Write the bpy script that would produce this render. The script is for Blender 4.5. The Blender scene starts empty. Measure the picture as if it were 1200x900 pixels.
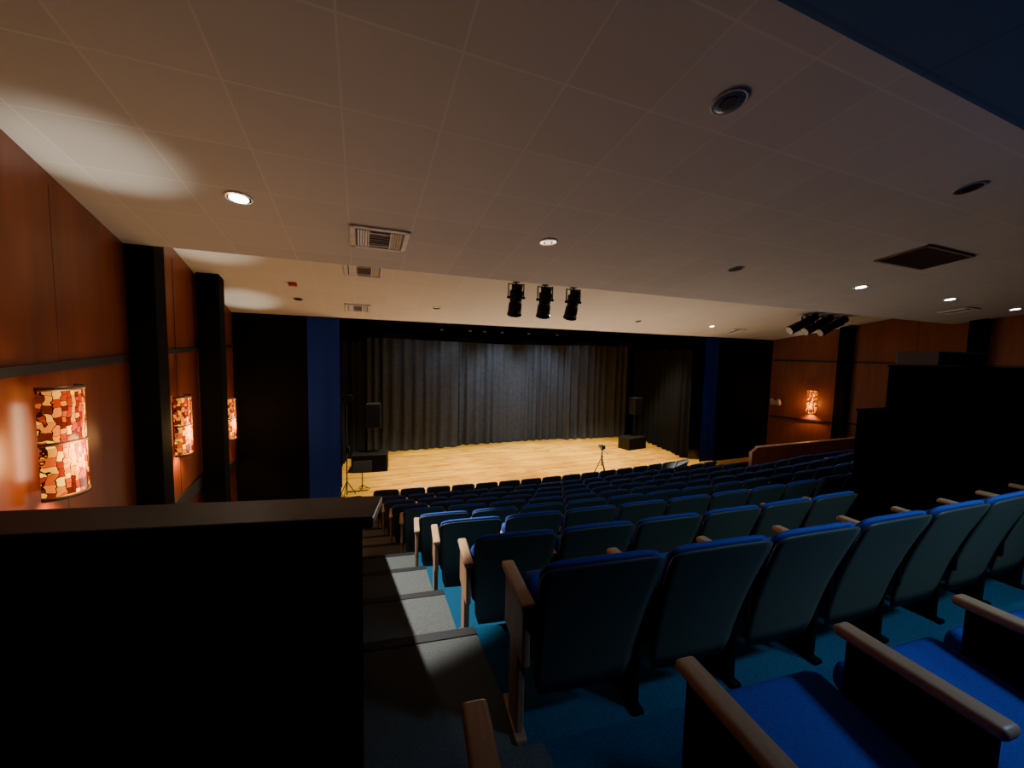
import bpy, bmesh, math, random
from mathutils import Vector, Matrix, Euler
random.seed(4)
S=bpy.context.scene
COL=S.collection
pi=math.pi
# ---------------------------------------------------------------- materials
def new_mat(name):
    m=bpy.data.materials.new(name); m.use_nodes=True
    nt=m.node_tree; b=nt.nodes['Principled BSDF']
    return m,nt,b
def N(nt,t,**k):
    n=nt.nodes.new(t)
    for a,v in k.items(): setattr(n,a,v)
    return n
def mat(name,col,rough=.6,metal=0,em=None,ems=0,noise=0.12,nscale=30,bump=0.0,spec=.5):
    m,nt,b=new_mat(name)
    tc=N(nt,'ShaderNodeTexCoord'); no=N(nt,'ShaderNodeTexNoise'); no.inputs['Scale'].default_value=nscale
    no.inputs['Detail'].default_value=4
    nt.links.new(tc.outputs['Object'],no.inputs['Vector'])
    cr=N(nt,'ShaderNodeValToRGB')
    cr.color_ramp.elements[0].position=.3; cr.color_ramp.elements[1].position=.7
    cr.color_ramp.elements[0].color=[c*(1-noise) for c in col]+[1]
    cr.color_ramp.elements[1].color=[min(1,c*(1+noise)) for c in col]+[1]
    nt.links.new(no.outputs['Fac'],cr.inputs['Fac']); nt.links.new(cr.outputs['Color'],b.inputs['Base Color'])
    b.inputs['Roughness'].default_value=rough; b.inputs['Metallic'].default_value=metal
    b.inputs['Specular IOR Level'].default_value=spec
    if em: b.inputs['Emission Color'].default_value=list(em)+[1]; b.inputs['Emission Strength'].default_value=ems
    if bump:
        bp=N(nt,'ShaderNodeBump'); bp.inputs['Strength'].default_value=bump; bp.inputs['Distance'].default_value=.01
        nt.links.new(no.outputs['Fac'],bp.inputs['Height']); nt.links.new(bp.outputs['Normal'],b.inputs['Normal'])
    return m
def wood(name,c1,c2,rough,scale=(1,1,1),wscale=3.0,dist=6,seam=None,spec=.5):
    m,nt,b=new_mat(name)
    tc=N(nt,'ShaderNodeTexCoord'); mp=N(nt,'ShaderNodeMapping'); mp.inputs['Scale'].default_value=scale
    nt.links.new(tc.outputs['Object'],mp.inputs['Vector'])
    no=N(nt,'ShaderNodeTexNoise'); no.inputs['Scale'].default_value=wscale; no.inputs['Detail'].default_value=8; no.inputs['Distortion'].default_value=1.2
    nt.links.new(mp.outputs['Vector'],no.inputs['Vector'])
    cr=N(nt,'ShaderNodeValToRGB'); cr.color_ramp.elements[0].position=.3; cr.color_ramp.elements[1].position=.72
    cr.color_ramp.elements[0].color=list(c1)+[1]; cr.color_ramp.elements[1].color=list(c2)+[1]
    nt.links.new(no.outputs['Fac'],cr.inputs['Fac'])
    out=cr.outputs['Color']
    nt.links.new(out,b.inputs['Base Color'])
    b.inputs['Roughness'].default_value=rough; b.inputs['Specular IOR Level'].default_value=spec
    return m
def ceil_mat(name,col,line,ox,oy,rough=.85,size=.61,ls=.007):
    m,nt,b=new_mat(name)
    tc=N(nt,'ShaderNodeTexCoord'); mp=N(nt,'ShaderNodeMapping'); mp.inputs['Location'].default_value=(-ox,-oy,0)
    nt.links.new(tc.outputs['Object'],mp.inputs['Vector'])
    br=N(nt,'ShaderNodeTexBrick',offset=0.0,squash=1.0)
    br.inputs['Scale'].default_value=1; br.inputs['Brick Width'].default_value=size; br.inputs['Row Height'].default_value=size
    br.inputs['Mortar Size'].default_value=ls; br.inputs['Mortar Smooth'].default_value=.1
    br.inputs['Color1'].default_value=[c*1.03 for c in col]+[1]; br.inputs['Color2'].default_value=[c*.97 for c in col]+[1]
    br.inputs['Mortar'].default_value=list(line)+[1]
    nt.links.new(mp.outputs['Vector'],br.inputs['Vector'])
    no=N(nt,'ShaderNodeTexNoise'); no.inputs['Scale'].default_value=120
    nt.links.new(tc.outputs['Object'],no.inputs['Vector'])
    bp=N(nt,'ShaderNodeBump'); bp.inputs['Strength'].default_value=.15; bp.inputs['Distance'].default_value=.005
    nt.links.new(no.outputs['Fac'],bp.inputs['Height']); nt.links.new(bp.outputs['Normal'],b.inputs['Normal'])
    nt.links.new(br.outputs['Color'],b.inputs['Base Color']); b.inputs['Roughness'].default_value=rough
    b.inputs['Specular IOR Level'].default_value=.2
    return m
def plank_mat(name):
    m,nt,b=new_mat(name)
    tc=N(nt,'ShaderNodeTexCoord'); br=N(nt,'ShaderNodeTexBrick',offset=.4)
    br.inputs['Scale'].default_value=1; br.inputs['Brick Width'].default_value=1.3; br.inputs['Row Height'].default_value=.10
    br.inputs['Mortar Size'].default_value=.003; br.inputs['Bias'].default_value=0
    br.inputs['Color1'].default_value=(.84,.46,.045,1); br.inputs['Color2'].default_value=(.55,.25,.02,1); br.inputs['Mortar'].default_value=(.22,.08,.01,1)
    nt.links.new(tc.outputs['Object'],br.inputs['Vector'])
    mp=N(nt,'ShaderNodeMapping'); mp.inputs['Scale'].default_value=(1.5,5,1); nt.links.new(tc.outputs['Object'],mp.inputs['Vector'])
    no=N(nt,'ShaderNodeTexNoise'); no.inputs['Scale'].default_value=1.6; no.inputs['Detail'].default_value=5
    nt.links.new(mp.outputs['Vector'],no.inputs['Vector'])
    mx=N(nt,'ShaderNodeMixRGB',blend_type='OVERLAY'); mx.inputs['Fac'].default_value=.75
    nt.links.new(br.outputs['Color'],mx.inputs['Color1']); nt.links.new(no.outputs['Fac'],mx.inputs['Color2'])
    nt.links.new(mx.outputs['Color'],b.inputs['Base Color']); b.inputs['Roughness'].default_value=.5
    b.inputs['Specular IOR Level'].default_value=.3
    return m
def glass_mat(name,strength):
    m,nt,b=new_mat(name)
    tc=N(nt,'ShaderNodeTexCoord'); sx=N(nt,'ShaderNodeSeparateXYZ'); nt.links.new(tc.outputs['Object'],sx.inputs[0])
    cb=N(nt,'ShaderNodeCombineXYZ')
    no=N(nt,'ShaderNodeTexNoise'); no.inputs['Scale'].default_value=11; nt.links.new(tc.outputs['Object'],no.inputs['Vector'])
    ad=N(nt,'ShaderNodeMath',operation='MULTIPLY_ADD'); ad.inputs[1].default_value=.07
    nt.links.new(no.outputs['Fac'],ad.inputs[0]); nt.links.new(sx.outputs['Z'],ad.inputs[2])
    ad2=N(nt,'ShaderNodeMath',operation='MULTIPLY_ADD'); ad2.inputs[1].default_value=.06
    nt.links.new(no.outputs['Fac'],ad2.inputs[0]); nt.links.new(sx.outputs['Y'],ad2.inputs[2])
    nt.links.new(ad.outputs[0],cb.inputs[0]); nt.links.new(ad2.outputs[0],cb.inputs[1])
    br=N(nt,'ShaderNodeTexBrick',offset=.37,offset_frequency=2,squash=.6,squash_frequency=3)
    br.inputs['Scale'].default_value=1; br.inputs['Brick Width'].default_value=.062; br.inputs['Row Height'].default_value=.027
    br.inputs['Mortar Size'].default_value=.0016; br.inputs['Color1'].default_value=(0,0,0,1); br.inputs['Color2'].default_value=(1,1,1,1); br.inputs['Mortar'].default_value=(0,0,0,1)
    nt.links.new(cb.outputs[0],br.inputs['Vector'])
    cr=N(nt,'ShaderNodeValToRGB'); cr.color_ramp.interpolation='CONSTANT'
    els=[(0,(.08,.008,.001)),(.14,(.24,.018,.001)),(.30,(.42,.055,.002)),(.42,(.58,.14,.003)),(.54,(.14,.010,.001)),(.62,(.62,.20,.004)),(.72,(.30,.02,.001)),(.82,(.75,.30,.008)),(.95,(1,.52,.045))]
    cr.color_ramp.elements[0].position=0; cr.color_ramp.elements[0].color=(*els[0][1],1)
    cr.color_ramp.elements[1].position=els[1][0]; cr.color_ramp.elements[1].color=(*els[1][1],1)
    for p,c in els[2:]:
        e=cr.color_ramp.elements.new(p); e.color=(*c,1)
    nt.links.new(br.outputs['Color'],cr.inputs['Fac'])
    inv=N(nt,'ShaderNodeMath',operation='SUBTRACT'); inv.inputs[0].default_value=1; nt.links.new(br.outputs['Fac'],inv.inputs[1])
    mx=N(nt,'ShaderNodeMixRGB',blend_type='MULTIPLY'); mx.inputs['Fac'].default_value=.85
    nt.links.new(cr.outputs['Color'],mx.inputs['Color1']); nt.links.new(inv.outputs[0],mx.inputs['Color2'])
    nt.links.new(mx.outputs['Color'],b.inputs['Base Color']); nt.links.new(mx.outputs['Color'],b.inputs['Emission Color'])
    ab=N(nt,'ShaderNodeMath',operation='ABSOLUTE'); nt.links.new(sx.outputs['Y'],ab.inputs[0])
    mr=N(nt,'ShaderNodeMapRange'); mr.inputs['From Min'].default_value=0; mr.inputs['From Max'].default_value=.15
    mr.inputs['To Min'].default_value=strength*1.4; mr.inputs['To Max'].default_value=strength*.75  # backlight of the lamp tube put into the emission, stronger at the middle
    nt.links.new(ab.outputs[0],mr.inputs['Value']); nt.links.new(mr.outputs['Result'],b.inputs['Emission Strength'])
    b.inputs['Roughness'].default_value=.2
    return m

M={}
M['wallwood']=wood('cherry_wood',(.17,.036,.008),(.27,.062,.013),.36,(1,1,.12),5)
M['wallblack']=mat('black_paint',(.003,.003,.0035),.85,spec=.1)
M['pil']=mat('pilaster_black',(.003,.003,.004),.8,spec=.1)
M['rail']=mat('rail_dark',(.012,.008,.008),.5)
M['ceilA']=ceil_mat('ceiling_tiles',(.57,.565,.55),(.65,.645,.625),-.1,2.71)
M['ceilB']=ceil_mat('ceiling_tiles_front',(.72,.69,.61),(.77,.74,.66),-.1,5.48)
M['ceilC']=ceil_mat('ceiling_tiles_rear',(.04,.10,.24),(.03,.08,.20),1.83,.1,size=1.22,ls=.012)  # same kind of tiles, blue light at the rear put into the colour
M['stage']=plank_mat('stage_planks')
M['carpet']=mat('blue_carpet',(.010,.075,.14),.95,noise=.35,nscale=180,bump=.4,spec=.1)
M['aisle']=mat('aisle_grey',(.105,.112,.105),.9,noise=.3,nscale=160,bump=.4,spec=.1)
M['nosing']=mat('step_nosing',(.008,.008,.008),.7)
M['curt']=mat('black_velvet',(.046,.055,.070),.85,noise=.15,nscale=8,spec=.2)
M['curt3']=mat('black_velvet_side',(.008,.009,.011),.85,noise=.15,nscale=8,spec=.1)  # darker copy of the backdrop velvet, unlit tone put into the colour
M['curt2']=mat('black_drape',(.002,.002,.0022),.95,spec=.0)
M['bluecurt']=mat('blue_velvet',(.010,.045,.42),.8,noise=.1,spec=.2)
M['bluecurt_shade']=mat('blue_velvet_shaded',(.006,.022,.20),.85,noise=.1,spec=.1)  # darker copy of the blue velvet, shade put into the colour
M['shell']=mat('seat_shell',(.065,.078,.064),.5,noise=.06,nscale=60,spec=.35)
M['cush']=mat('blue_fabric',(.014,.055,.42),.85,noise=.25,nscale=220,bump=.3)
M['pan']=mat('seat_pan_plastic',(.010,.012,.014),.5)
M['arm']=wood('arm_wood',(.50,.29,.15),(.62,.38,.20),.4,(8,1,8),6)
M['armsup']=mat('arm_support',(.004,.004,.004),.7,spec=.1)
M['endpan']=wood('end_panel_wood',(.30,.15,.08),(.40,.21,.11),.45,(6,6,1),6)
M['black']=mat('black_metal',(.007,.007,.008),.55,spec=.3)
M['spk']=mat('speaker_cloth',(.003,.003,.0035),.9,nscale=200,spec=.1)
M['booth']=mat('booth_black',(.0015,.0015,.002),.9,spec=.0)
M['cap']=mat('ledge_laminate',(.030,.028,.030),.33,noise=.3,nscale=60)
M['captop']=mat('booth_top',(.002,.002,.003),.8,spec=.05)
M['white']=mat('white_trim',(.72,.70,.66),.5)
M['ringoff']=mat('dull_trim',(.40,.38,.36),.5)
M['chrome']=mat('chrome_reflector',(.7,.7,.7),.18,1)
M['ventd']=mat('vent_dark',(.18,.165,.15),.7)
M['grille']=mat('grille_brown',(.24,.17,.11),.6)
M['lens']=mat('lens_glass',(.55,.53,.5),.25)
M['lampW']=mat('lamp_cool',(1,1,1),em=(1,.93,.82),ems=14)
M['lampD']=mat('lamp_dim',(1,1,1),em=(1,.85,.62),ems=1.5)
M['bulb']=mat('sconce_bulb',(1,1,1),em=(1,.75,.45),ems=12)
M['glass']=glass_mat('stained_glass',2.3)
M['brass']=mat('sconce_band',(.22,.14,.09),.4,.6)
M['red']=mat('red_plastic',(.5,.03,.02),.4)
M['gear']=mat('gear_grey',(.10,.10,.115),.5)
M['wallrear']=mat('rear_paint',(.05,.05,.06),.8)

# ---------------------------------------------------------------- mesh helpers
class MB:
    def __init__(s): s.bm=bmesh.new()
    def box(s,size,loc=(0,0,0),rot=(0,0,0),bev=0,seg=2):
        b=bmesh.new(); bmesh.ops.create_cube(b,size=1)
        bmesh.ops.scale(b,vec=size,verts=b.verts)
        if bev: bmesh.ops.bevel(b,geom=list(b.edges),offset=bev,segments=seg,profile=.5,affect='EDGES')
        m=Matrix.Translation(Vector(loc))@Euler(rot).to_matrix().to_4x4()
        bmesh.ops.transform(b,matrix=m,verts=b.verts); s._merge(b); return s
    def _merge(s,b):
        me=bpy.data.meshes.new('t'); b.to_mesh(me); b.free(); s.bm.from_mesh(me); bpy.data.meshes.remove(me)
    def cyl(s,r1,r2,h,loc=(0,0,0),rot=(0,0,0),seg=20,cap=True):
        b=bmesh.new(); bmesh.ops.create_cone(b,cap_ends=cap,segments=seg,radius1=r1,radius2=r2,depth=h)
        m=Matrix.Translation(Vector(loc))@Euler(rot).to_matrix().to_4x4()
        bmesh.ops.transform(b,matrix=m,verts=b.verts); s._merge(b); return s
    def rod(s,a,b_,r,seg=8):
        a=Vector(a);b_=Vector(b_); d=b_-a
        b=bmesh.new(); bmesh.ops.create_cone(b,cap_ends=True,segments=seg,radius1=r,radius2=r,depth=d.length)
        m=Matrix.Translation((a+b_)/2)@d.to_track_quat('Z','Y').to_matrix().to_4x4()
        bmesh.ops.transform(b,matrix=m,verts=b.verts); s._merge(b); return s
    def torus(s,R,r,loc=(0,0,0),rot=(0,0,0),n=28,k=8,zs=1):
        b=bmesh.new(); vs=[]
        for i in range(n):
            a=2*pi*i/n; row=[]
            for j in range(k):
                c=2*pi*j/k; row.append(b.verts.new(((R+r*math.cos(c))*math.cos(a),(R+r*math.cos(c))*math.sin(a),r*math.sin(c)*zs)))
            vs.append(row)
        for i in range(n):
            for j in range(k):
                b.faces.new((vs[i][j],vs[(i+1)%n][j],vs[(i+1)%n][(j+1)%k],vs[i][(j+1)%k]))
        m=Matrix.Translation(Vector(loc))@Euler(rot).to_matrix().to_4x4()
        bmesh.ops.transform(b,matrix=m,verts=b.verts); s._merge(b); return s
    def grid(s,f,nu,nv,closeu=False):
        vs=[[s.bm.verts.new(f(i/nu,j/nv)) for j in range(nv+1)] for i in range(nu+1)]
        for i in range(nu):
            for j in range(nv): s.bm.faces.new((vs[i][j],vs[i+1][j],vs[i+1][j+1],vs[i][j+1]))
        return s
    def mesh(s,name,m,smooth=False):
        bmesh.ops.recalc_face_normals(s.bm,faces=s.bm.faces)
        me=bpy.data.meshes.new(name); s.bm.to_mesh(me); s.bm.free()
        me.materials.append(M[m] if isinstance(m,str) else m)
        if smooth:
            for p in me.polygons: p.use_smooth=True
        return me
    def obj(s,name,m,smooth=False,parent=None,loc=None,rot=None,label=None):
        o=bpy.data.objects.new(name,s.mesh(name,m,smooth)); COL.objects.link(o)
        if parent: o.parent=parent
        if loc: o.location=loc
        if rot: o.rotation_euler=rot
        if label: o['label']=label
        return o
def struct(o): o['kind']='structure'; return o
def thing(o,label,cat,group=None):
    o['label']=label;o['category']=cat
    if group:o['group']=group
    return o
def empty(name,loc,rot=(0,0,0)):
    o=bpy.data.objects.new(name,None); o.empty_display_size=.1; COL.objects.link(o); o.location=loc; o.rotation_euler=rot; return o
def light(kind,name,loc,energy,col,target=None,**k):
    d=bpy.data.lights.new(name,kind); d.energy=energy; d.color=col
    for a,v in k.items(): setattr(d,a,v)
    o=bpy.data.objects.new(name,d); COL.objects.link(o); o.location=loc
    if target is not None:
        o.rotation_euler=(Vector(target)-Vector(loc)).to_track_quat('-Z','Y').to_euler()
    return o

# ---------------------------------------------------------------- camera
F=Vector((.3655,.9278,-.0750));R=Vector((.9308,-.3648,.0226));
F.normalize(); R=(R-F*R.dot(F)).normalized(); U=R.cross(F)
cd=bpy.data.cameras.new('camera'); cam=bpy.data.objects.new('camera',cd); COL.objects.link(cam)
m3=Matrix((R,U,-F)).transposed(); cam.matrix_world=m3.to_4x4()
cd.sensor_width=36; cd.lens=451/1200*36; cd.clip_start=.02
S.camera=cam

# ---------------------------------------------------------------- ceiling
def zn(y): return 1.8676-.139*y
def zf_(y): return 2.674-.2*y
XL,XR=-2.75,15.6
def prism(name,m,prof,x0,x1):
    b=MB(); n=len(prof)
    A=[b.bm.verts.new((x0,y,z)) for y,z in prof]; B=[b.bm.verts.new((x1,y,z)) for y,z in prof]
    b.bm.faces.new(A); b.bm.faces.new(B[::-1])
    for i in range(n): b.bm.faces.new((A[i],B[i],B[(i+1)%n],A[(i+1)%n]))
    return b.obj(name,m)
struct(prism('ceiling','ceilA',[(1.355,zn(1.355)),(5.48,zn(5.48)),(5.48,zn(5.48)+.1),(1.355,zn(1.355)+.1)],XL,XR))
struct(prism('ceiling_front','ceilB',[(5.3,zf_(5.3)),(9.6,zf_(9.6)),(9.6,zf_(9.6)+.1),(5.3,zf_(5.3)+.1)],XL,XR))
struct(prism('ceiling_rear','ceilC',[(-4.2,1.74),(1.355,zn(1.355)),(1.355,1.85),(-4.2,1.85)],XL,XR))
struct(prism('trim_2','wallblack',[(5.30,zn(5.48)+.1),(5.42,zn(5.48)+.1),(5.42,1.7),(5.30,1.7)],XL,XR))

# ---------------------------------------------------------------- side walls
def wallstrip(name,m,pts,z0,z1,th=.12,side=-1):
    b=MB()
    for (x0,y0),(x1,y1) in zip(pts[:-1],pts[1:]):
        vs=[(x0,y0),(x1,y1),(x1+side*th,y1),(x0+side*th,y0)]
        lo=[b.bm.verts.new((x,y,z0)) for x,y in vs]; hi=[b.bm.verts.new((x,y,z1)) for x,y in vs]
        b.bm.faces.new(lo); b.bm.faces.new(hi)
        for i in range(4): b.bm.faces.new((lo[i],lo[(i+1)%4],hi[(i+1)%4],hi[i]))
    return b.obj(name,m)
LW=[(-1.80,-4.2),(-1.80,1.0),(-2.38,5.55),(-2.30,5.7),(-2.42,7.55),(-2.36,7.7),(-2.48,9.62)]
RW=[(15.1,-4.2),(15.1,2.5),(15.1,5.0),(14.6,7.6),(13.95,9.62)]
struct(wallstrip('wall_left','wallwood',LW,-4.2,2.1))
struct(wallstrip('wall_right','wallwood',RW,-4.2,2.1,side=1))
struct(MB().box((18.5,.12,6.4),(6.4,-4.2,-1.0)).obj('wall_rear','wallrear'))
ti=3
def trim(o):
    global ti
    struct(o); o.name='trim_%d'%ti; ti+=1; return o
for x,y in [(-2.27,5.62),(-2.24,7.62)]:
    trim(MB().box((.30,.26,5.6),(x,y,-1.4),bev=.01).obj('trim','pil'))
for x,y in [(14.5,7.62),(14.98,4.95),(15.0,2.6)]:
    trim(MB().box((.34,.3,5.6),(x,y,-1.4),bev=.01).obj('trim','pil'))
def railseg(p,q,z0,z1,m='rail',h=.06,off=.03):
    a=Vector((p[0],p[1],z0));b=Vector((q[0],q[1],z1));d=b-a
    o=MB().box((d.length,.05,h),(0,0,0)).obj('trim',m); o.location=(a+b)/2
    o.rotation_euler=(0,-math.atan2(d.z,math.hypot(d.x,d.y)),math.atan2(d.y,d.x)); return trim(o)
railseg((-1.84,1.3),(-2.37,5.5),-.25,-.12,h=.07)
railseg((-2.30,5.75),(-2.40,7.5),-.07,-.02)
railseg((-2.35,7.75),(-2.46,9.55),.02,.05)
railseg((15.08,2.8),(15.08,4.8),-.02,0)
railseg((15.05,5.1),(14.62,7.45),0,.02)
railseg((14.55,7.8),(13.95,9.55),.02,.03)
railseg((15.05,5.1),(14.62,7.45),-1.95,-1.95)
railseg((14.55,7.8),(13.95,9.55),-2.0,-2.0)
def seam(x,y): trim(MB().box((.006,.006,5.4),(x,y,-1.5)).obj('trim','rail'))
seam(-2.197,4.1); seam(-2.357,6.6); seam(14.88,6.1)
railseg((-2.30,5.75),(-2.40,7.5),-2.17,-2.12,h=.2)
railseg((-2.35,7.75),(-2.46,9.55),-2.3,-2.4,h=.2)

# ---------------------------------------------------------------- proscenium
YP=9.62
struct(MB().box((1.7,.15,6.6),(-1.95,YP+.07,-.9)).obj('wall_front','wallblack'))
struct(MB().box((4.2,.15,6.6),(13.45,YP+.07,-.9)).obj('wall_front','wallblack'))
struct(MB().box((18.6,.15,2.4),(6.4,YP+.07,zf_(YP)+1.2)).obj('wall_front','wallblack'))
struct(MB().box((17,.1,7.8),(5.5,15.2,-.6)).obj('wall_stage_rear','wallblack'))
struct(MB().box((.1,5.6,7.8),(-2.6,12.4,-.6)).obj('wall_stage_left','wallblack'))
struct(MB().box((.1,5.6,7.8),(14.3,12.4,-.6)).obj('wall_stage_right','wallblack'))
struct(MB().box((17,5.7,.1),(5.8,12.4,3.2)).obj('ceiling_stage','wallblack'))

# ---------------------------------------------------------------- floor
ZF=[-1.43,-1.63,-1.95,-2.24,-2.55,-2.85,-3.14,-3.41,-3.66,-3.85]
LX=[.18,.60,.61,.58,.54,.47,.40,.335,.27,.22]
def curve(x): return .014*(min(max(x,-.5),10.1)-4.8)**2
def yb(n,x): return .055+.92*n+curve(x)
def floor(name,m,x0,x1,dx,zoff=0):
    b=MB(); nx=max(1,int((x1-x0)/dx)); xs=[x0+(x1-x0)*i/nx for i in range(nx+1)]
    rows=[]
    for x in xs:
        pr=[(-4.2,ZF[0]),(yb(1,x)-.04,ZF[0])]
        for n in range(1,10):
            pr.append((yb(n,x)-.04,ZF[n])); pr.append((yb(n+1,x)-.04 if n<9 else 9.25,ZF[n]))
        rows.append([b.bm.verts.new((x,y,z+zoff)) for y,z in pr])
    for i in range(nx):
        for j in range(len(rows[0])-1):
            b.bm.faces.new((rows[i][j],rows[i+1][j],rows[i+1][j+1],rows[i][j+1]))
    return struct(b.obj(name,m))
floor('floor','carpet',.35,15.2,.4)
floor('floor_aisle','aisle',-2.6,.62,.3,.004)
for n in range(1,9):
    b=MB()
    def nf(u,v,n=n):
        x=-.0+.62*u; return (x,yb(n+1,x)-.10+.065*v,ZF[n]+.009)
    b.grid(nf,4,1); o=b.obj('trim','nosing'); trim(o)
ZS=-3.5
struct(MB().box((16.8,6.0,.35),(5.8,12.2,ZS-.175)).obj('floor_stage','stage'))
struct(MB().box((16.8,.04,.4),(5.8,9.18,ZS-.22)).obj('trim_stage','rail'))

# ---------------------------------------------------------------- curtains
def drape(name,m,pts,z0,z1,amp,wl,label,cat='curtain',group=None,seg=10,hem=0):
    P=[Vector((x,y,0)) for x,y in pts]; L=[0]
    for a,b_ in zip(P[:-1],P[1:]): L.append(L[-1]+(b_-a).length)
    T=L[-1]; n=int(T/wl*seg)
    rnd=random.Random(len(name)+n); ph=[rnd.uniform(-1,1) for _ in range(int(T/wl)+3)]
    def pos(u):
        d=u*T
        for i in range(len(P)-1):
            if d<=L[i+1]+1e-6:
                f=(d-L[i])/(L[i+1]-L[i]); q=P[i].lerp(P[i+1],f); t=(P[i+1]-P[i]).normalized(); return q,t
    def f(u,v):
        q,t=pos(min(u,1)); nn=Vector((-t.y,t.x,0))
        d=u*T/wl; k=int(d); pp=ph[k]*(1-(d-k))+ph[min(k+1,len(ph)-1)]*(d-k)
        w=math.sin(2*pi*d+pp*2.0); w=math.copysign(abs(w)**.7,w)
        A=amp*(.75+.45*math.sin(d*.7+pp*2))*(.55+.45*(1-v))
        q=q+nn*(w*A)
        return (q.x,q.y,z0+(z1-z0)*v+hem*math.sin(d*.31)*(1-v))
    b=MB(); b.grid(f,n,5); o=b.obj(name,m,True)
    return thing(o,label,cat,group)
BL='black pleated velvet backdrop curtain at rear of stage'
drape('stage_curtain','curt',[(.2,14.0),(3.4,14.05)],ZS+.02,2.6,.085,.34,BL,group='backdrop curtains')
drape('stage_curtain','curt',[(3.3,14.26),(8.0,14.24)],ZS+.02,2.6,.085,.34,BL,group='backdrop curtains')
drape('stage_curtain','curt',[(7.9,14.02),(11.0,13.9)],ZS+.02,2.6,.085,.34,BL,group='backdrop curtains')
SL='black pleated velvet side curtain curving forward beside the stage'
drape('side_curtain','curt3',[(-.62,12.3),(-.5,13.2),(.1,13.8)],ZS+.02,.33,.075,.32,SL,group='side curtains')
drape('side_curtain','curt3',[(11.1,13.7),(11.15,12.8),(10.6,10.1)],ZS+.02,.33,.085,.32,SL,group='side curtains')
for pts in ([(-1.6,10.6),(-.46,10.6)],[(-1.6,12.1),(-.75,12.1)]):
    drape('leg_curtain','curt2',pts,ZS+.02,2.6,.06,.28,'plain black side leg curtain hanging beside the stage',group='side leg curtains')
for y,z in ((10.35,.48),(12.0,.38)):
    drape('border_curtain','curt2',[(-1.5,y),(13,y)],z,2.6,.04,.4,'black horizontal border curtain above the stage',group='border curtains',seg=8,hem=.03)
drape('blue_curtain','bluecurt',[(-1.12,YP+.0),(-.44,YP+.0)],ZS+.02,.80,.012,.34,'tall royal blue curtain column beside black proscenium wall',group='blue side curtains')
drape('blue_curtain','bluecurt_shade',[(10.69,YP+.0),(11.3,YP+.0)],ZS+.02,.80,.012,.34,'blue curtain column beside the stage, shade put into its colour',group='blue side curtains')

# ---------------------------------------------------------------- theatre seats
def slab_mesh(name,m,wb,wt,h,th,cv,yb_,yt,z0,cr=.08,arch=.02,off=0,nx=12,nz=12):
    b=MB(); bm=b.bm; L=[[],[]]
    for side in (0,1):
        for j in range(nz+1):
            t=j/nz; t=1-(1-t)**1.5; zz=t*h; hw=(wb+(wt-wb)*t)/2
            if zz>h-cr: k=(zz-(h-cr))/cr; hw-=cr*(1-math.sqrt(max(0,1-k*k*.96)))
            if zz<cr*.6: k=1-zz/(cr*.6); hw-=cr*.5*(1-math.sqrt(max(0,1-k*k*.96)))
            row=[]
            for i in range(nx+1):
                s=2*i/nx-1; e=1-abs(s)**8*.5; et=1-abs(2*t-1)**10*.5
                y=yb_+(yt-yb_)*t+cv*s*s+off+(th*e*et if side else 0)+.02*math.sin(pi*t)
                row.append(bm.verts.new((s*hw,y,z0+zz-arch*s*s*t)))
            L[side].append(row)
    for side in (0,1):
        for j in range(nz):
            for i in range(nx):
                bm.faces.new((L[side][j][i],L[side][j][i+1],L[side][j+1][i+1],L[side][j+1][i]))
    def rim(a,c):
        for q in range(len(a)-1): bm.faces.new((a[q],a[q+1],c[q+1],c[q]))
    rim(L[0][0],L[1][0]); rim(L[0][-1],L[1][-1]); rim([r[0] for r in L[0]],[r[0] for r in L[1]]); rim([r[-1] for r in L[0]],[r[-1] for r in L[1]])
    me=b.mesh(name,m,True)
    return me
def backs(dy,rk):
    return (slab_mesh('backrest_shell','shell',.44,.54,.67,.020,.010,.165+dy,-.020+dy+rk,.18,cr=.045,arch=.008),
            slab_mesh('back_cushion','cush',.42,.520,.550,.050,.010,.142+dy,-.020+dy+rk,.309,cr=.045,arch=.006,off=.0205))
B_up=backs(0,0); B_low=backs(-.18,-.06)
def seat_cushion(tilt,L,py,pz):
    c=MB()
    b=bmesh.new(); bmesh.ops.create_cube(b,size=1); bmesh.ops.scale(b,vec=(.485,L,.10),verts=b.verts)
    bmesh.ops.bevel(b,geom=list(b.edges),offset=.04,segments=4,profile=.5,affect='EDGES')
    T=Matrix.Translation((0,py,pz))@Matrix.Rotation(tilt,4,'X')
    bmesh.ops.transform(b,matrix=T@Matrix.Translation((0,L/2-.03,.03)),verts=b.verts)
    c._merge(b); me=c.mesh('seat_cushion','cush',True)
    p=MB(); b=bmesh.new(); bmesh.ops.create_cube(b,size=1); bmesh.ops.scale(b,vec=(.44,L-.04,.05),verts=b.verts)
    bmesh.ops.bevel(b,geom=list(b.edges),offset=.02,segments=2,profile=.5,affect='EDGES')
    bmesh.ops.transform(b,matrix=T@Matrix.Translation((0,L/2-.03,-.035)),verts=b.verts)
    p._merge(b); return me,p.mesh('seat_pan','pan',True)
cu_up=seat_cushion(math.radians(80),.36,.25,.34); cu_mid=seat_cushion(math.radians(7),.43,.09,.37); cu_up0=seat_cushion(math.radians(80),.36,.08,.34)
def arm_mesh(x):
    b=MB(); b.box((.060,.35,.032),(x,.265,.635),bev=.012,seg=3); return b.mesh('armrest','arm',True)
def sup_mesh(x,m):
    b=MB(); b.box((.034,.30,.26),(x,.26,.495),bev=.01); b.box((.036,.13,.40),(x,.24,.20),bev=.008); b.box((.05,.24,.025),(x,.26,.0125),bev=.006)
    return b.mesh('arm_support',m)
aL=arm_mesh(-.28);aR=arm_mesh(.28);sL=sup_mesh(-.28,'armsup');sR=sup_mesh(.28,'armsup');sE=sup_mesh(-.28,'endpan')
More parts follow.
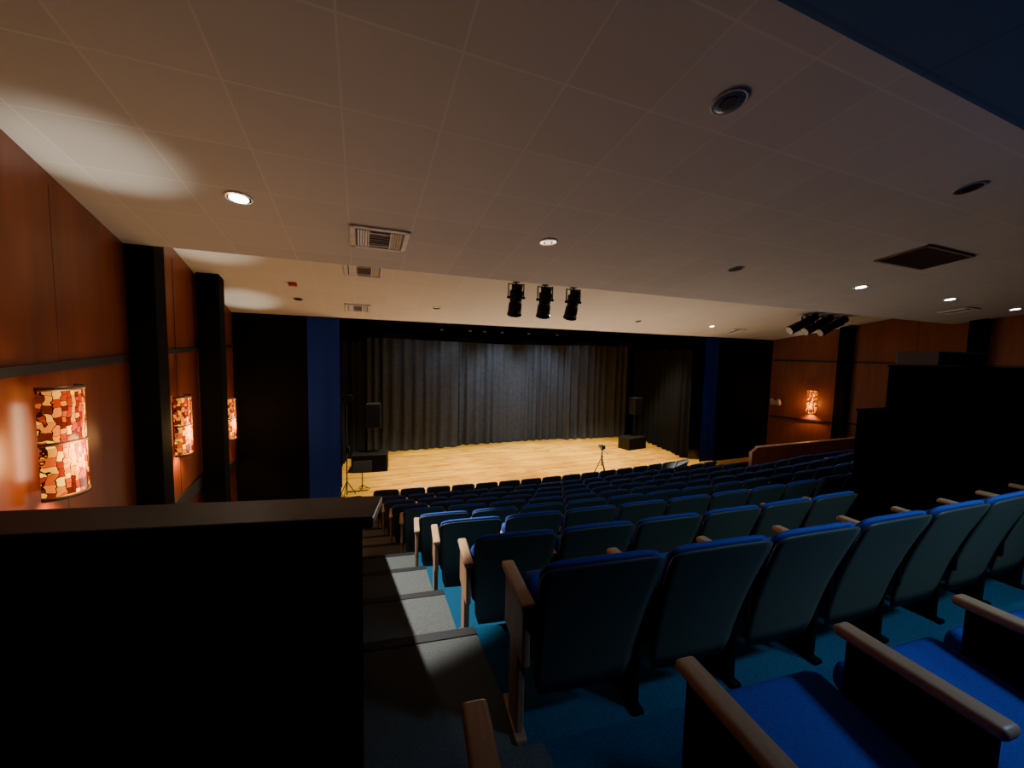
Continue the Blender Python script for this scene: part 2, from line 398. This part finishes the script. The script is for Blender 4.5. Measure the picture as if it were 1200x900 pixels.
def seat(n,x,first,last):
    X=x+.28; a=math.atan(.028*(min(X,10.1)-4.8))
    if X>10.1: a=0
    e=empty('theater_seat',(X,yb(n,X),ZF[n]),(0,0,a))
    bk=B_low if n==0 else B_up; cu=cu_mid if (n==0 and not first) else (cu_up0 if n==0 else cu_up)
    for nm,me in (('backrest_shell',bk[0]),('back_cushion',bk[1]),('seat_cushion',cu[0]),('seat_pan',cu[1]),('armrest',aL),('arm_support',sE if first else sL)):
        o=bpy.data.objects.new(nm,me); COL.objects.link(o); o.parent=e
    if last:
        for nm,me in (('armrest',aR),('arm_support',sR)):
            o=bpy.data.objects.new(nm,me); COL.objects.link(o); o.parent=e
    if n==0 and not first: lb='blue upholstered theater seat with lowered cushion in rearmost row'
    elif first: lb='blue upholstered folding theater seat with wooden armrest beside stepped aisle'
    elif last: lb='blue folding theater seat with dark shell at the far row end'
    else: lb='blue folding theater seat with dark grey-green back shell'
    thing(e,lb,'theater seat','rows of theater seats')
cnt={0:5,1:8,2:6}
for n in range(10):
    k=cnt.get(n,int(((12.3 if 3<n<7 else 9.25)-LX[n])/.56))
    for i in range(k): seat(n,LX[n]+.56*i,i==0,i==k-1)

# ---------------------------------------------------------------- half wall (dark parapet)
hw=empty('half_wall',(0,0,0)); thing(hw,'black half wall with glossy laminate ledge beside the aisle','half wall')
ang=math.atan2(-.16,.8)
b=MB(); b.box((1.9,.15,.030),(-.93,0,0),bev=.006); o=b.obj('ledge','cap',parent=hw,loc=(.02,1.035,-.412),rot=(0,0,ang),label='glossy black laminate ledge')
b=MB(); b.box((1.86,.11,1.35),(-.94,0,0)); o=b.obj('wall_body','booth',parent=hw,loc=(.0,1.035,-1.102),rot=(0,0,ang))
b=MB()
prof=[(1.1,-.45),(1.9,-.72),(5.4,-1.92),(5.4,-3.3),(1.1,-2.1)]
A=[b.bm.verts.new((-.14,y,z)) for y,z in prof]; B=[b.bm.verts.new((-.01,y,z)) for y,z in prof]
b.bm.faces.new(A); b.bm.faces.new(B)
for i in range(5): b.bm.faces.new((A[i],B[i],B[(i+1)%5],A[(i+1)%5]))
b.obj('return_wall','booth',parent=hw)

# ---------------------------------------------------------------- sound booth
def at(o,parent):
    o.parent=parent; o.matrix_parent_inverse=Matrix.Translation(-parent.location); return o
sb=empty('sound_booth',(5,2.1,ZF[2])); thing(sb,'tall black sound booth enclosure behind the seating rows','sound booth')
at(MB().box((6.0,.62,1.45),(7.98,2.16,-1.24),bev=.01).obj('booth_counter','booth'),sb)
at(MB().box((5.5,.50,.50),(8.2,2.2,-.28),bev=.01).obj('booth_cabinet','booth'),sb)
at(MB().box((6.02,.64,.025),(7.98,2.16,-.505),bev=.006).obj('counter_top','captop'),sb)
at(MB().box((5.52,.52,.02),(8.2,2.2,-.025),bev=.006).obj('cabinet_top','captop'),sb)
g=empty('equipment_case',(5.8,2.2,-.01)); thing(g,'dark grey electronics case with control panel on the booth','equipment')
at(MB().box((.95,.34,.14),(5.86,2.2,.065),bev=.012).obj('case_body','gear'),g)
at(MB().box((.85,.012,.09),(5.86,2.025,.065)).obj('front_panel','black'),g)
b=MB()
for i in range(7): b.cyl(.014,.014,.02,(5.53+i*.11,2.015,.07),(pi/2,0,0),12)
at(b.obj('control_knobs','gear',True),g)

# ---------------------------------------------------------------- low wooden wall far side
lw=empty('low_partition',(11.4,6.9,-3.2)); thing(lw,'low curved-end wooden partition wall beside seating','partition')
b=MB(); 
def lowf(u,v):
    x=9.45+u*4.9; top=-2.28 if u>.04 else -2.28-.10*(1-u/.04)
    return (x,6.9,-3.45+(top+3.45)*v)
b.grid(lowf,50,4); o=b.obj('partition_panel','wallwood'); 
md=o.modifiers.new('s','SOLIDIFY'); md.thickness=.08; md.offset=0; at(o,lw)
b=MB(); b.box((4.65,.11,.03),(12.0,6.9,-2.265),bev=.008); at(b.obj('partition_cap','arm'),lw)

# ---------------------------------------------------------------- ceiling fixtures
AN=-math.atan(.139); AF=-math.atan(.2)
def can(x,y,lit,far=False,small=False):
    z=(zf_(y) if far else zn(y)); e=empty('recessed_light',(x,y,z-.002),((AF if far else AN),0,0))
    r=.10 if not small else .08
    MB().torus(r,.010,(0,0,-.002),zs=.6).obj('trim_ring','white' if lit else 'ringoff',True,parent=e)
    b=MB()
    def f(u,v):
        a=2*pi*u; rr=r*(1-v*.45); return (rr*math.cos(a),rr*math.sin(a),-.004-.004*math.sin(v*pi*.5))
    b.grid(f,28,3); b.obj('reflector','chrome',True,parent=e)
    q=r*{2:.72,1:.35,0:.5}[lit]
    MB().cyl(q,q,.006,(0,0,-.010),seg=24).obj('lamp',('lampW' if lit==2 else 'lampD' if lit==1 else 'black'),parent=e)
    lb={2:'lit round recessed ceiling downlight with white trim ring',1:'dimly glowing recessed ceiling downlight with chrome reflector',0:'unlit recessed ceiling downlight with chrome reflector'}[lit]
    thing(e,lb,'ceiling light','ceiling downlights')
for x,y,l in [(-.97,4.07,2),(2.01,4.07,1),(5.0,4.07,0),(7.99,4.07,2),(10.9,4.05,2),(13.84,4.07,2),(2.15,1.87,0),(5.16,1.87,0),(8.1,1.87,0)]: can(x,y,l)
for x,l in [(-1.11,0),(1.54,0),(4.23,2),(6.93,0),(9.6,2)]: can(x,8.47,l,True,True)
def diffuser(x,y,far=False,w=.60,d=.56):
    z=(zf_(y) if far else zn(y)); e=empty('air_vent',(x,y,z-.002),((AF if far else AN),0,0))
    b=MB(); t=.055
    for sx,sy,lx,ly in ((0,1,w,t),(0,-1,w,t),(1,0,t,d),(-1,0,t,d)):
        b.box((lx,ly,.014),(sx*(w/2-t/2),sy*(d/2-t/2),-.008),bev=.004,seg=1)
    b.obj('vent_frame','white',parent=e)
    b=MB(); W=w-.13
    b.box((W*.46,.02,.012),(0,d*.28,-.012)); b.box((W*.46,.02,.012),(0,-d*.28,-.012))
    for k in range(7): b.box((W*.46,.022,.006),(0,(k-3)*d*.095,-.012),(.5,0,0))
    for s in (-1,1):
        b.box((.016,d-.13,.012),(s*W*.24,0,-.012))
        for k in range(4): b.box((.020,d-.15,.006),(s*W*(.29+.055*k),0,-.012),(0,s*.5,0))
    b.obj('vent_louvers','white',parent=e)
    MB().box((w*.96,d*.96,.006),(0,0,-.002)).obj('vent_throat','ventd',parent=e)
    thing(e,'square white louvered air diffuser set in ceiling','air vent','ceiling air vents')
diffuser(.2,4.56); diffuser(.06,6.8,True); diffuser(-.05,8.8,True,.5,.5); diffuser(10.9,8.8,True,.5,.5); diffuser(12.6,4.56)
e=empty('return_grille',(7.2,2.97,zn(2.97)-.002),(AN,0,0)); thing(e,'brown rectangular return air grille in ceiling','air vent')
b=MB()
for sx,sy,lx,ly in ((0,1,1.2,.03),(0,-1,1.2,.03),(1,0,.03,.55),(-1,0,.03,.55)): b.box((lx,ly,.014),(sx*.585,sy*.26,-.008))
b.obj('grille_frame','grille',parent=e)
b=MB()
for i in range(26): b.box((1.16,.006,.012),(0,-.25+.02*i,-.006),(.5,0,0))
b.obj('grille_slats','grille',parent=e); MB().box((1.18,.54,.004),(0,0,-.001)).obj('grille_back','grille',parent=e)
e=empty('fire_alarm',(-1.08,7.65,zf_(7.65)),(AF,0,0)); thing(e,'small red ceiling fire alarm strobe','fire alarm')
MB().box((.13,.10,.04),(0,0,-.02),bev=.01).obj('alarm_body','red',parent=e); MB().box((.05,.04,.02),(0,0,-.05),bev=.006).obj('strobe_lens','white',parent=e)

def fixture(x,y,z,tilt,yaw,sc=1.0,pole=.04,L=1.0,off=.20,lens=False):
    e=empty('stage_light',(x,y,z-.004),(0,0,yaw)); 
    body=MB(); body.cyl(.085,.105,.20*L,(0,0,.0),seg=20).cyl(.105,.10,.16*L,(0,0,-.17*L),seg=20).cyl(.075,.085,.10*L,(0,0,.14*L),seg=20).cyl(.112,.112,.03,(0,0,-.26*L),seg=20)
    for k in range(5): body.torus(.092,.008,(0,0,(.01+.022*k)*L),n=20,k=6)
    body.obj('lamp_housing','black',True,parent=e,loc=(0,0,-pole-off),rot=(tilt,0,0))
    MB().cyl(.095,.095,.006,(0,0,-.28*L),seg=20).obj('lens','lens' if lens else 'black',parent=e,loc=(0,0,-pole-off),rot=(tilt,0,0))
    y_=MB(); y_.box((.25,.03,.012),(0,0,-pole)).box((.012,.03,off+.02),(-.12,0,-pole-off/2)).box((.012,.03,off+.02),(.12,0,-pole-off/2)).cyl(.02,.02,.28,(0,0,-pole-off),(0,pi/2,0),12)
    y_.obj('yoke','black',parent=e)
    c=MB(); c.rod((0,0,-.006),(0,0,-pole),.014).box((.09,.09,.012),(0,0,-.010)); c.obj('pipe_clamp','black',parent=e)
    e.scale=(sc,)*3
    thing(e,'black ellipsoidal stage spotlight hanging from ceiling' if sc>.8 else 'small black stage lamp hanging above the stage front','stage light','hanging stage lights')
for x,t in ((2.66,20),(3.25,22),(3.86,24)): fixture(x,6.65,zf_(6.65),math.radians(t),random.uniform(-.2,.1),1.2)
for i,x in enumerate((11.3,11.95,12.6)): fixture(x,6.95,zf_(6.95),math.radians(60),math.radians(68),1.15,L=1.5,off=.14,lens=True)
for x in (1.95,2.7,3.1,3.6,4.4,5.3): fixture(x,10.0,.93,math.radians(-20),0,.45,.25)
pp=MB().rod((1.2,10.0,.95),(6.5,10.0,.95),.02).obj('lighting_pipe','black'); thing(pp,'thin black lighting pipe above the stage','pipe')

# ---------------------------------------------------------------- sconces
def sconce(x,y,z,ang,H=.78,r=.165,up=75,glow=28):
    e=empty('wall_sconce',(x,y,z),(0,0,ang))  # local +x points to the room
    def sh(u,v): a=-pi/2+pi*u; return (.035+r*.8*math.cos(a),r*math.sin(a),-H/2+H*v)
    b=MB(); b.grid(sh,20,8); o=b.obj('glass_shade','glass',True,parent=e)
    for k,(zz,hh) in enumerate(((-H/2,.03),(0,.025),(H/2,.03))):
        def bd(u,v,zz=zz,hh=hh): a=-pi/2+pi*u; return (.035+(r+.006)*.8*math.cos(a),(r+.006)*math.sin(a),zz-hh/2+hh*v)
        b=MB(); b.grid(bd,20,1); o=b.obj('metal_band','brass',True,parent=e); md=o.modifiers.new('s','SOLIDIFY'); md.thickness=.008
    MB().box((.012,.10,H*.8),(.006,0,0)).obj('back_plate','brass',parent=e)
    MB().cyl(.022,.022,H*.7,(.06,0,0),seg=12).obj('lamp_tube','bulb',True,parent=e)
    thing(e,'lit half-round stained glass wall sconce in red and amber','wall lamp','stained glass wall sconces')
    c,s=math.cos(ang),math.sin(ang)
    P=lambda d,dz:(x+d*c,y+d*s,z+dz)
    light('SPOT','uplight',P(.10,H/2-.05),up,(1,.92,.76),target=P(.45,3),spot_size=math.radians(42),spot_blend=.9,shadow_soft_size=.05)
    light('SPOT','downlight',P(.09,-H/2+.05),50,(1,.55,.22),target=P(.14,-3),spot_size=math.radians(110),spot_blend=.6,shadow_soft_size=.04)
    light('POINT','sconce_glow',P(.26,-.08),glow,(1,.50,.16),shadow_soft_size=.15)
sconce(-2.10,3.80,-.70,-.1); sconce(-2.33,6.45,-1.05,0); sconce(-2.41,8.75,-1.33,0)
sconce(14.33,8.4,-1.36,pi+.3,.8,.14,30,14)
e=empty('emergency_light',(13.96,9.35,-1.5)); thing(e,'small white twin-head emergency light on wood wall','emergency light')
MB().box((.10,.34,.14),(-.05,0,0),bev=.02).obj('light_housing','white',parent=e)
for s in (-1,1): MB().cyl(.05,.06,.08,(-.10,s*.12,.09),(0,pi/2,0)).obj('lamp_head','white',parent=e)

# ---------------------------------------------------------------- stage objects
def speaker(x,y,yaw,zs,sw,shh,sub=(1.0,.6,.52),label=''):
    e=empty('subwoofer_speaker',(x,y,ZS),(0,0,yaw)); thing(e,'black subwoofer cabinet on the wooden stage floor','speaker','stage loudspeakers')
    w,d,h=sub
    MB().box((w,d,h),(0,0,h/2),bev=.015).obj('cabinet','black',parent=e)
    MB().box((w*.92,.012,h*.86),(0,-d/2-.004,h/2)).obj('speaker_grille','spk',parent=e)
    e=empty('pole_speaker',(x+.1,y+.05,ZS+h+.001),(0,0,yaw)); thing(e,'black loudspeaker raised on a pole above subwoofer','speaker','stage loudspeakers')
    zc=zs-(ZS+h); pl=zc-shh/2+.02
    MB().cyl(.018,.018,pl,(0,0,pl/2),seg=12).cyl(.06,.06,.015,(0,0,.008)).obj('pole','black',parent=e)
    b=MB(); b.box((sw,.36,shh),(0,0,zc),bev=.02)
    for v in b.bm.verts:
        if v.co.y>.05: v.co.x*=.72
    b.obj('cabinet','black',parent=e)
    MB().box((sw*.88,.012,shh*.9),(0,-.184,zc),bev=.004).obj('speaker_grille','spk',parent=e)
speaker(.25,12.0,-.1,-1.88,.44,.74)
speaker(9.8,12.0,.15,-1.85,.44,.64,(.95,.55,.46))
e=empty('camera_tripod',(6.62,9.42,ZS)); thing(e,'black video camera on a tripod at the stage edge','tripod')
for k in range(3):
    a=2*pi*k/3+.4; b=MB(); b.rod((0,0,.55),(.23*math.cos(a),.23*math.sin(a),.01),.013); b.rod((.11*math.cos(a),.11*math.sin(a),.28),(0,0,.32),.007); b.cyl(.018,.018,.02,(.23*math.cos(a),.23*math.sin(a),.01)); b.obj('leg','black',parent=e)
MB().rod((0,0,.30),(0,0,.76),.018).cyl(.035,.03,.05,(0,0,.57)).obj('center_column','black',parent=e)
MB().box((.07,.07,.05),(0,0,.78),bev=.01).rod((0,0,.78),(.08,-.2,.68),.008).obj('tripod_head','black',parent=e)
MB().box((.12,.16,.10),(0,0,.855),bev=.012).cyl(.035,.035,.09,(0,.12,.855),(pi/2,0,0)).obj('video_camera','black',parent=e)
e=empty('equipment_stand',(-.33,9.95,ZS)); thing(e,'thin black equipment stand with small lamps near blue curtain','stand')
b=MB(); b.rod((0,0,.02),(0,0,2.55),.014)
b.obj('pole','black',parent=e)
for k in range(3):
    a=2*pi*k/3+.2; MB().rod((0,0,.35),(.2*math.cos(a),.2*math.sin(a),.01),.01).obj('leg','black',parent=e)
MB().rod((-.1,0,2.45),(.12,0,2.45),.012).box((.09,.08,.12),(.1,0,2.38),bev=.01).box((.08,.08,.1),(-.08,0,2.37),bev=.01).obj('lamp_head','black',parent=e)
MB().rod((0,0,1.1),(.06,0,1.1),.01).box((.05,.04,.16),(.04,0,1.12),bev=.008).obj('cable_box','black',parent=e)
e=empty('music_stand',(.02,10.25,ZS)); thing(e,'low black music stand on the stage corner','music stand')
MB().rod((0,0,.02),(0,0,.55),.012).obj('pole','black',parent=e)
for k in range(3):
    a=2*pi*k/3; MB().rod((0,0,.12),(.18*math.cos(a),.18*math.sin(a),.01),.009).obj('leg','black',parent=e)
MB().box((.45,.015,.28),(0,.02,.60),(-.5,0,0),bev=.005).obj('desk','black',parent=e)

# ---------------------------------------------------------------- lights
warm=(1,.84,.54)
for x in (.9,3.1,5.3,7.5,9.3):
    light('SPOT','stage_spot',(x,10.9,2.2),1600,warm,target=(x,11.2,-3.5),spot_size=math.radians(62),spot_blend=.5,shadow_soft_size=.25)
for x,e_ in ((1.8,80),(3.2,260),(4.9,720),(6.8,640),(8.2,130)):
    light('SPOT','curtain_wash',(x,12.5,1.9),e_,(.82,.92,1.0),target=(x,13.75,-1.6),spot_size=math.radians(66),spot_blend=.9,shadow_soft_size=.2)
light('SPOT','aisle_can_light',(-.97,4.07,zn(4.07)-.03),1300,(1,.98,.94),target=(.0,3.3,-2.6),spot_size=math.radians(52),spot_blend=.15,shadow_soft_size=.04)
for x,y,en in [(-.97,4.07,30),(7.99,4.07,80),(10.9,4.05,60),(13.84,4.07,12)]:
    light('SPOT','can_light',(x,y,zn(y)-.03),en,(1,.93,.84),target=(x,y,-9),spot_size=math.radians(110),spot_blend=.5,shadow_soft_size=.06)
for x in (4.23,9.6):
    light('SPOT','can_light',(x,8.47,zf_(8.47)-.03),80,(1,.9,.78),target=(x,8.47,-9),spot_size=math.radians(85),spot_blend=.5,shadow_soft_size=.06)
light('AREA','stage_bounce',(5.6,10.0,-2.9),130,(1,.92,.82),target=(4.4,6.4,2.0),shape='RECTANGLE',size=9,size_y=1.2)
light('SPOT','blue_wash',(3.6,-.4,.75),170,(.50,.80,1.0),target=(3.4,1.1,-1.3),spot_size=math.radians(96),spot_blend=1.0,shadow_soft_size=.25)
light('SPOT','blue_seat_fill',(2.6,-.3,.8),70,(.35,.60,1.0),target=(1.75,.45,-1.0),spot_size=math.radians(62),spot_blend=.8,shadow_soft_size=.15)  # added fill to brighten the nearest blue cushions, no fixture there
light('POINT','blue_ceiling_glow',(4.6,-.5,.9),10,(.08,.28,1.0),shadow_soft_size=.3)
w=bpy.data.worlds.new('world'); S.world=w; w.use_nodes=True
w.node_tree.nodes['Background'].inputs[0].default_value=(.02,.025,.035,1); w.node_tree.nodes['Background'].inputs[1].default_value=.3
